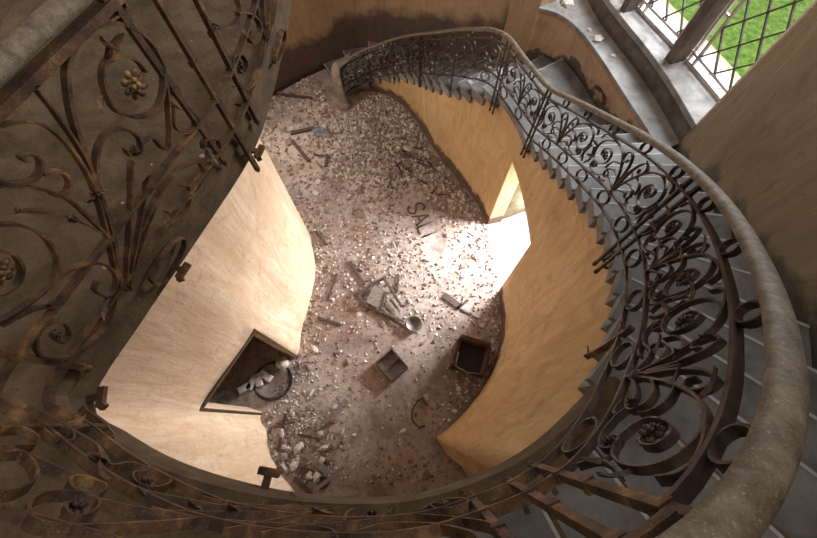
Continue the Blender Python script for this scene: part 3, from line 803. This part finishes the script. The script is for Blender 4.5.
# outdoors
mb = MB(); mb.box((24, 14, -.3), (40, 70, .2)); g = mb.build('ground', GRASS); struct(g, 'bright green grass outside the window', 'ground')
mb = MB(); vs = []
for s in run(WIN, 0, WIN.len, .4):
    p = WIN(s); n_ = -WIN.nrm(s)
    vs += [(p.x+.4, p.y+.2, -.19), (p.x+3.2, p.y+1.0, -.19)]
mb.add(vs, [(2*i, 2*i+2, 2*i+3, 2*i+1) for i in range(len(vs)//2-1)])
pt_ = mb.build('path', PATHM); struct(pt_, 'sandy path outside under the windows', 'path')
# ---------------------------------------------------------------- hall floor objects
def chunk_mesh(seed, mat, flat=.6):
    rnd = random.Random(seed); import bmesh
    bm = bmesh.new(); bmesh.ops.create_icosphere(bm, subdivisions=1, radius=.5)
    for v in bm.verts:
        v.co *= rnd.uniform(.7, 1.15); v.co.z *= flat
        if v.co.z < -.2*flat: v.co.z = -.2*flat
    me = bpy.data.meshes.new('rubble_chunk'); bm.to_mesh(me); bm.free(); me.materials.append(mat); return me
CH_P = [chunk_mesh(i, RUB) for i in range(6)]; CH_B = [chunk_mesh(20+i, RUBB) for i in range(5)]
from mathutils.geometry import intersect_point_line
lowpoly = [inset(s) for s in run(EDGE, .25, s_cor, .2)]
hallpoly = [Vector((-3.6, 7.6, 0)), Vector((-2.5, 8.5, 0)), Vector((-2.25, 8.2, 0)), Vector((-1.9, 7.2, 0)), Vector((-1.4, 7.1, 0))]+[p-EDGE.nrm(EDGE.near(p))*.04 for p in lowpoly[3:]]+[Vector((.45, -.5, 0)), Vector((.5, -1.0, 0)), Vector((-1.7, -1.0, 0))]+[p for p in LW2[::-1] if p.y > -1]+[p for p in LW1[::-1] if p.x > -2.4]+[Vector((-2.6, 4.3, 0)), Vector((-3.6, 4.6, 0))]
def inside(x, y):
    c = False; n = len(hallpoly); j = n-1
    for i in range(n):
        a, b = hallpoly[i], hallpoly[j]
        if (a.y > y) != (b.y > y) and x < (b.x-a.x)*(y-a.y)/(b.y-a.y)+a.x: c = not c
        j = i
    return c
def edge_d(x, y):
    q = Vector((x, y, 0)); best = 9
    n = len(hallpoly)
    for i in range(n):
        a, b = hallpoly[i], hallpoly[(i+1) % n]; ab = b-a
        if ab.length < 1e-6: continue
        k = max(0, min(1, (q-a).dot(ab)/ab.dot(ab))); best = min(best, (a+ab*k-q).length)
    return best
KEEP = []   # footprints of props
LA = at(412, 198, 0); LB = at(438, 252, 0)
def near_word(x, y, r=.27):
    ab = LB-LA; k = max(0, min(1, ((x-LA.x)*ab.x+(y-LA.y)*ab.y)/ab.length_squared)); return math.hypot(x-LA.x-ab.x*k, y-LA.y-ab.y*k) < r
def dens(x, y):
    if near_word(x, y): return .03
    d = math.exp(-edge_d(x, y)/.35)*.8
    d += .9*math.exp(-((x+.9)**2+(y-6.3)**2)/1.6)+.7*math.exp(-((x-.2)**2+(y-5.2)**2)/.9)
    d += .6*math.exp(-((x-1.3)**2+(y-.9)**2)/.35)+.35*math.exp(-((x+.4)**2+(y-3.2)**2)/1.2)
    d += .9*math.exp(-((x+1.7)**2+(y+.3)**2)/.3)
    if y < 1.2 and x > -1.3 and x < .9: d *= .25
    return min(1, d+.06)
def chunk(x, y, z, sz, pal, label, group, name='rubble_chunk'):
    me = random.choice(CH_P if pal else CH_B); o = bpy.data.objects.new(name, me); COL.objects.link(o)
    o.location = (x, y, z+sz*.07); o.rotation_euler = (0, 0, random.uniform(0, 6.28)); o.scale = (sz, sz*random.uniform(.5, .95), sz*random.uniform(.5, .9))
    tag(o, label, 'rubble', group)
def region(x, y, pal):
    c = 'pale plaster' if pal else 'brown brick'
    if y > 5.2: return c+' lump in the rubble before the foot of the stairs', c+' lumps before the foot of the stairs'
    if x < -1.3 and y > .9: return c+' lump on the floor along the left wall', c+' lumps along the left wall'
    if x < -.9: return c+' lump in the heap in the lower left of the hall floor', c+' lumps in the lower left heap'
    if x > .7: return c+' lump on the floor along the right wall', c+' lumps along the right wall'
    return c+' lump on the open middle of the hall floor', c+' lumps in the middle of the floor'
cnt = 0; tries = 0; placed = []
while cnt < 290 and tries < 60000:
    tries += 1
    x = random.uniform(-3.5, 1.8); y = random.uniform(-.9, 8.4)
    if not inside(x, y) or edge_d(x, y) < .07 or random.random() > dens(x, y): continue
    sz = random.choice((.06, .07, .08, .1, .13, .17))*random.uniform(.8, 1.2)*(1.35 if y > 4.2 else 1)
    if any((x-a)**2+(y-b)**2 < ((sz+c)*.5)**2 for a, b, c in placed): continue
    if math.hypot(x+.45, y-2.35) < .45 or math.hypot(x+.33, y-1.0) < .25 or math.hypot(x-1.07, y-1.1) < .36 or math.hypot(x-.07, y-1.8) < .16: continue
    placed.append((x, y, sz)); pal = random.random() < .5; lb, gp = region(x, y, pal)
    chunk(x, y, 0, sz, pal, lb, gp); cnt += 1
# fine gravel
rnd = random.Random(3); mb = MB(); mb2 = MB(); k = 0; tries = 0
while k < 7500 and tries < 200000:
    tries += 1
    x = rnd.uniform(-3.5, 1.8); y = rnd.uniform(-.9, 8.4)
    if rnd.random() > dens(x, y) or not inside(x, y): continue
    s_ = rnd.uniform(.015, .06)*(1.25 if y > 4.2 else 1); a = rnd.uniform(0, 6.28); m = mb if rnd.random() < .45 else mb2
    P = [Vector((x+s_*math.cos(a+q*2.1)*rnd.uniform(.5, 1), y+s_*math.sin(a+q*2.1)*rnd.uniform(.5, 1), .001)) for q in range(3)]
    P.append(Vector((x+rnd.uniform(-.4, .4)*s_, y+rnd.uniform(-.4, .4)*s_, s_*rnd.uniform(.5, .9))))
    m.add(P, [(0, 1, 2), (0, 3, 1), (1, 3, 2), (2, 3, 0)]); k += 1
tag(mb.build('gravel', RUB), 'fine pale plaster crumbs strewn over the hall floor', 'gravel', kind='stuff')
tag(mb2.build('gravel', RUBB), 'fine brown brick crumbs strewn over the hall floor', 'gravel', kind='stuff')
# scratched letters: grooves read S A L I
def letters():
    org = at(414, 204, 0); d = (at(438, 250, 0)-org).normalized(); u = Vector((-d.y, d.x, 0))   # text runs along d, letter tops along u
    G = {'S': [[(.22, .30), (.14, .36), (.04, .32), (.03, .22), (.12, .17), (.21, .12), (.2, .03), (.1, -.01), (.01, .05)]], 'A': [[(0, 0), (.12, .36)], [(.12, .36), (.24, 0)], [(.05, .13), (.19, .13)]],
         'L': [[(.02, .36), (.02, 0)], [(.02, 0), (.2, 0)]], 'I': [[(.05, .36), (.05, 0)]]}
    off = 0
    root = empty('scratched_word', tuple(org)); tag(root, 'the letters SALI scratched into the dust of the floor', 'lettering')
    for ch, wd in (('S', .27), ('A', .28), ('L', .22), ('I', .12)):
        mb = MB()
        for st_ in G[ch]:
            c = catmull([(a, b, 0) for a, b in st_], 4) if len(st_) > 2 else [Vector((*p, 0)) for p in st_]
            P = [org+d*(off+p.x)+u*(p.y-.18)+Vector((0, 0, .003)) for p in c]
            mb.tube(P, .021, 6)
        mb.build('letter', mat_basic('dark_scratched_dust', [(.06, .035, .022), (.09, .05, .035), (.13, .08, .055)], 20), root); off += wd
letters()
def P0(u, v, z=0): return at(u, v, z)
# broken chair frame
ch = empty('broken_chair', tuple(P0(382, 298))); tag(ch, 'broken wooden chair lying flat on its back in the rubble', 'chair')
def bpart(nm, a, b, w, h, z, root, mat=WOOD):
    mb = MB(); A_ = P0(*a); B_ = P0(*b); A_.z = z; B_.z = z; mb.bar(A_, B_, w, h); return mb.build(nm, mat, root, bevel=.004)
bpart('back_post', (356, 296), (386, 278), .05, .04, .07, ch); bpart('back_post', (366, 306), (402, 326), .05, .04, .04, ch)
bpart('leg', (384, 280), (402, 308), .045, .04, .1, ch); bpart('leg', (358, 297), (368, 308), .045, .04, .1, ch)
bpart('leg', (399, 276), (397, 292), .035, .035, .03, ch); bpart('rail', (386, 294), (381, 312), .04, .03, .09, ch)
mb = MB(); q = [P0(375, 286), P0(389, 294), P0(381, 311), P0(366, 303)]
mb.add([Vector((p.x, p.y, z)) for z in (.06, .085) for p in q], [(3, 2, 1, 0), (4, 5, 6, 7), (0, 1, 5, 4), (1, 2, 6, 5), (2, 3, 7, 6), (3, 0, 4, 7)]); mb.build('seat', WOODL, ch)
bpart('slat', (390, 300), (400, 312), .05, .02, .05, ch, WOODL); bpart('slat', (386, 304), (396, 316), .05, .02, .05, ch, WOODL); bpart('slat', (383, 309), (391, 318), .04, .02, .05, ch, WOODL)
bpart('slat', (382, 313), (404, 323), .05, .02, .07, ch)
# bowl
p = P0(414, 325); mb = MB(); mb.lathe(p, [(.07, 0), (.12, .03), (.15, .1), (.16, .11), (.145, .11), (.105, .04), (.02, .03)], 24); tag(mb.build('bowl', TINM, loc=p), 'round tin bowl standing beside the broken chair', 'bowl')
# crate
p = P0(392, 366); cr = empty('wooden_crate', tuple(p)); tag(cr, 'small square wooden crate lying alone on the open floor', 'crate')
a = .72
mb = MB(); mb.box(p+Vector((0, 0, .015)), (.36, .42, .03), a); mb.build('base', WOODL, cr)
for k in range(4):
    ang = a+k*math.pi/2; r_ = (.19, .22)[k % 2]; l_ = (.44, .38)[k % 2]; c = p+Vector((math.cos(ang)*r_, math.sin(ang)*r_, .075)); m = MB(); m.box(c, (.025, l_, .14), ang); m.build('side_panel', WOOD, cr)
m = MB(); m.box(p+Vector((0, 0, .06)), (.03, .42, .03), a+1.57); m.build('slat', WOOD, cr)
# ruined armchair
p = P0(468, 360); ac = empty('ruined_armchair', tuple(p)); tag(ac, 'dark burnt-out armchair slumped against the right wall', 'chair'); a = 1.25
def loc(x, y, z): return p+Vector((x*math.cos(a)-y*math.sin(a), x*math.sin(a)+y*math.cos(a), z))
REDW = mat_basic('dark_red_cloth', [(.05, .018, .018), (.09, .03, .028), (.14, .05, .04)], 8, .85, obj=True)
m = MB(); m.box(loc(0, 0, .16), (.5, .5, .2), a); m.build('seat', DARKM, ac, bevel=.03)
m = MB(); m.box(loc(.27, 0, .27), (.09, .56, .5), a); m.build('backrest', REDW, ac, bevel=.03)
for sg in (1, -1): m = MB(); m.box(loc(0, .27*sg, .22), (.52, .08, .4), a); m.build('armrest', REDW, ac, bevel=.03)
for x in (-.22, .22):
    for y in (-.24, .24): m = MB(); m.box(loc(x, y, .035), (.05, .05, .07), a); m.build('leg', WOOD, ac)
m = MB(); m.tube([loc(-.25, -.22, .43), loc(-.3, 0, .46), loc(-.25, .22, .43), loc(0, .24, .45)], .014, 6); m.build('wire', TINM, ac)
# planks and sticks
def plank(a, b, w, h, label, nm='plank', z=0, mat=WOOD, group=None):
    A_ = P0(*a); B_ = P0(*b); A_.z = B_.z = z+h/2+.002; m = MB(); m.bar(A_, B_, w, h)
    return tag(m.build(nm, mat, loc=((A_+B_)/2)), label, 'plank' if nm == 'plank' else 'stick', group)
plank((443, 295), (460, 307), .13, .03, 'short dark plank lying at the lower edge of the light patch')
plank((457, 309), (468, 300), .05, .03, 'thin dark batten lying across the end of the short plank')
plank((460, 309), (478, 319), .03, .02, 'thin stick running from the short plank toward the armchair', 'stick')
plank((347, 400), (322, 428), .1, .03, 'long grey plank lying diagonally in the lower part of the floor', mat=WOODL)
plank((298, 434), (321, 440), .035, .03, 'thin stick right of the crossed sticks at the lower left', 'stick')
plank((277, 426), (296, 422), .04, .03, 'short stick crossing another in the lower left of the floor', 'stick', .04)
plank((286, 413), (279, 450), .04, .03, 'upright-running stick under the short crossing one', 'stick')
plank((309, 454), (330, 473), .09, .04, 'grey plank on the lower left heap, the shorter one', mat=WOODL, z=.05)
plank((300, 470), (330, 482), .12, .04, 'wide dark board in the lower left heap')
plank((318, 488), (345, 466), .06, .04, 'grey batten at the right end of the lower left heap', z=.1, mat=WOODL)
plank((294, 478), (312, 495), .06, .04, 'small dark batten at the bottom of the lower left heap')
plank((318, 318), (341, 325), .05, .04, 'thin dark batten near the bulge of the left wall', 'stick')
plank((337, 274), (328, 300), .04, .03, 'thin stick leaning along the left wall bulge', 'stick')
plank((316, 232), (327, 246), .05, .04, 'short dark stick beside the top of the left wall bulge', 'stick')
plank((276, 95), (312, 99), .06, .05, 'long dark pole lying by the back wall', 'stick')
plank((291, 134), (315, 129), .09, .05, 'charred board beside the bluish rag')
plank((292, 141), (309, 162), .07, .05, 'charred batten pointing away from the left wall corner')
plank((326, 167), (327, 155), .06, .04, 'short reddish batten in the middle of the upper rubble')
plank((314, 155), (330, 158), .04, .03, 'thin reddish stick touching the short reddish batten', 'stick')
plank((365, 285), (350, 262), .05, .04, 'thin batten above the broken chair', 'stick')
for i in range(26):
    while True:
        x = random.uniform(-.3, .9); y = random.uniform(4.5, 6.3)
        if inside(x, y) and edge_d(x, y) > .22 and not near_word(x, y, .4): break
    L = random.uniform(.06, .24); an = random.uniform(0, 3.14); d = Vector((math.cos(an), math.sin(an), 0))*L/2; z = random.uniform(.02, .08)
    m = MB(); m.bar(Vector((x, y, z))-d, Vector((x, y, z))+d, random.uniform(.02, .045), .025)
    tag(m.build('wood_scrap', random.choice((WOOD, DARKM)), loc=(x, y, z)), 'dark wood scrap in the debris beneath the lower steps', 'wood scrap', 'dark wood scraps beneath the lower steps')
for i in range(24):
    while True:
        x = random.uniform(-2.3, -1.0); y = random.uniform(-.95, .2)
        if inside(x, y) and edge_d(x, y) > .1 and x < -1.2+.2*y: break
    chunk(x, y, random.uniform(0, .1), random.uniform(.1, .2), i % 3 > 0, *region(x, y, i % 3 > 0))
# rag
p = P0(321, 133); m = MB(); vs = []
for i in range(9):
    for j in range(7):
        x = (i-4)*.045; y = (j-3)*.04; vs.append(p+Vector((x+.02*math.sin(j), y+.02*math.sin(i*1.7), .045+.035*noise.noise(Vector((x*11, y*11, 1))))))
m.add(vs, [(i*7+j, i*7+j+1, i*7+j+8, i*7+j+7) for i in range(8) for j in range(6)], True)
o = m.build('rag', mat_basic('blue_grey_rag', [(.08, .09, .11), (.16, .18, .21), (.4, .4, .4)], 6, obj=True), loc=p); sm = o.modifiers.new('solid', 'SOLIDIFY'); sm.thickness = .015
tag(o, 'crumpled blue-grey rag beside a charred board', 'rag')
# hoop in the left doorway, bricks, pot, curved wire
p = P0(273, 381); m = MB(); m.tube([p+Vector((.33*math.cos(a), .33*math.sin(a), .03+.015*math.sin(a*2))) for a in [i*2*math.pi/40 for i in range(40)]], .022, 8, closed=True)
m.tube([p+Vector((.35*math.cos(a)+.02, .31*math.sin(a), .065+.012*math.sin(a*3))) for a in [i*2*math.pi/40 for i in range(40)]], .016, 8, closed=True)
tag(m.build('hose_coil', WIRE, loc=p), 'thin black hose coiled in the left doorway', 'hose')
for i, (u, v, w) in enumerate(((245, 388, 'nearest the lower jamb'), (252, 383, 'second from the lower jamb'), (259, 380, 'third from the lower jamb'), (266, 376, 'nearest the pale pot'))):
    p = P0(u, v, .05); m = MB(); m.box(p, (.24, .12, .09), .5+i*.7); tag(m.build('brick', RUB, loc=p, bevel=.01), 'pale brick in the left doorway, '+w, 'brick')
p = P0(284, 364); m = MB(); m.lathe(p, [(.05, 0), (.1, .03), (.12, .1), (.1, .17), (.05, .2), (.02, .21)], 20); tag(m.build('pot', RUB, loc=p), 'round pale pot beside the upper jamb of the left doorway', 'pot')
m = MB(); m.tube([P0(u, v, .015) for u, v in ((426, 397), (417, 401), (412, 410), (412, 420), (418, 427), (425, 426))], .012, 6); tag(m.build('bent_wire', WIRE, loc=P0(416, 410)), 'thin bent wire curving on the open floor below the crate', 'wire')
plank((422, 398), (427, 406), .05, .03, 'tiny dark stick beside the bent wire', 'stick')
p = P0(324, 482); m = MB(); m.lathe(p, [(.06, 0), (.1, .04), (.11, .12), (.105, .13), (.085, .05), (.01, .04)], 18); tag(m.build('tin_can', TINM, loc=p), 'open round tin in the lower left heap', 'tin')
# debris on the ledges and steps
for (u, v, sz, z, w) in ((567, 3, .3, ZL1+.05, 'large flat pale stone on the lower window ledge, top end'), (598, 40, .2, ZL1+.05, 'pale broken stone in the middle of the lower window ledge'), (589, 30, .1, ZL1+.05, 'small pale stone beside the broken one on the lower ledge'), (613, 56, .09, ZL1+.05, 'single small stone below the broken one on the lower ledge')):
    p = at(u, v, z); me = random.choice(CH_P); o = bpy.data.objects.new('stone', me); COL.objects.link(o); o.location = p+Vector((0, 0, sz*.07)); o.scale = (sz, sz*.8, sz*.7); o.rotation_euler.z = u; tag(o, w, 'stone')
for i in range(60):
    s = random.uniform(.8, WIN.len-.15); p = wp_(s, ZL2, .15+random.uniform(-.05, .1)); sz = random.uniform(.02, .06)
    chunk(p.x, p.y, ZL2, sz, i % 2, 'small plaster crumb on the upper window sill', 'plaster crumbs on the upper window sill', 'plaster_crumb')
for i, (a, b) in enumerate((((594, 88), (612, 100)), ((603, 92), (603, 106)), ((628, 118), (640, 128)))):
    A_ = at(*a, 3.1); B_ = at(*b, 3.1); m = MB(); m.bar(A_+Vector((0, 0, .03)), B_+Vector((0, 0, .03)), .04, .03)
    tag(m.build('stick', WOOD, loc=A_), ('long', 'short', 'lowest')[i]+' stick on the steps against the parapet', 'stick')
for i in range(150):
    lowf = i < 120
    if lowf: s = random.uniform(.5, 4.6); k_ = int((s-S0_)/(s_ml0-S0_)*(NF1-1)); z = Z1*(k_+1)/NF1
    else: s = random.uniform(s_ml1+.1, 8.5); k_ = int((s-s_ml1)/(s_top-s_ml1)*(NF2-1)); z = Z1+(Z2-Z1)*(k_+1)/NF2
    p = EDGE(s)+EDGE.nrm(s, .35)*random.uniform(.08, 1.1); sz = random.uniform(.07, .2) if lowf else random.uniform(.02, .05); pal = i % 3 > 0
    c_ = 'pale plaster' if pal else 'brown brick'; fl_ = 'lower' if lowf else 'upper'
    chunk(p.x, p.y, z, sz, pal, c_+' crumb lying on the steps of the '+fl_+' flight', c_+' crumbs on the '+fl_+' flight', 'plaster_crumb' if pal else 'brick_crumb')
for i in range(70):
    s = random.uniform(s_top+.1, EDGE.len-.4); p = EDGE(s)+EDGE.nrm(s)*abs(random.gauss(.05, .25)+.03)
    if abs(s-s_corner) < .3: continue
    chunk(p.x, p.y, Z2, random.uniform(.012, .035), i % 2, 'small plaster crumb on the upper landing by the railing', 'plaster crumbs on the upper landing', 'plaster_crumb')
# ---------------------------------------------------------------- light
W = bpy.data.worlds.new('world'); S.world = W; W.use_nodes = True
bg = W.node_tree.nodes['Background']; bg.inputs[0].default_value = (1.0, .93, .82, 1); bg.inputs[1].default_value = .5
def area(loc_, tgt, sx, sy, e, col):
    l = bpy.data.lights.new('area', 'AREA'); l.shape = 'RECTANGLE'; l.size = sx; l.size_y = sy; l.energy = e; l.color = col
    o = bpy.data.objects.new('area_light', l); COL.objects.link(o); o.location = loc_
    o.rotation_euler = (Vector(tgt)-Vector(loc_)).to_track_quat('-Z', 'Y').to_euler(); return o
sun = bpy.data.lights.new('sun', 'SUN'); sun.energy = 1.55; sun.angle = math.radians(40); sun.color = (1, .93, .86)
so = bpy.data.objects.new('sun', sun); COL.objects.link(so); so.rotation_euler = Vector((-.8, -.3, -.48)).to_track_quat('-Z', 'Y').to_euler()
area((3.3, 3.95, 1.3), (.6, 2.9, 0), .8, 1.5, 230, (.96, .98, 1)).data.spread = 1.9
area((-3.9, 5.8, 2.4), (1, 4, 1), 1.6, 2.5, 90, (1, .9, .8))  # added fill for floor and right wall, from the unseen left of the hall
area((4.5, 5.3, 6.6), (2.0, 3.6, 3.0), 2.0, 2.0, 600, (.86, .92, 1))
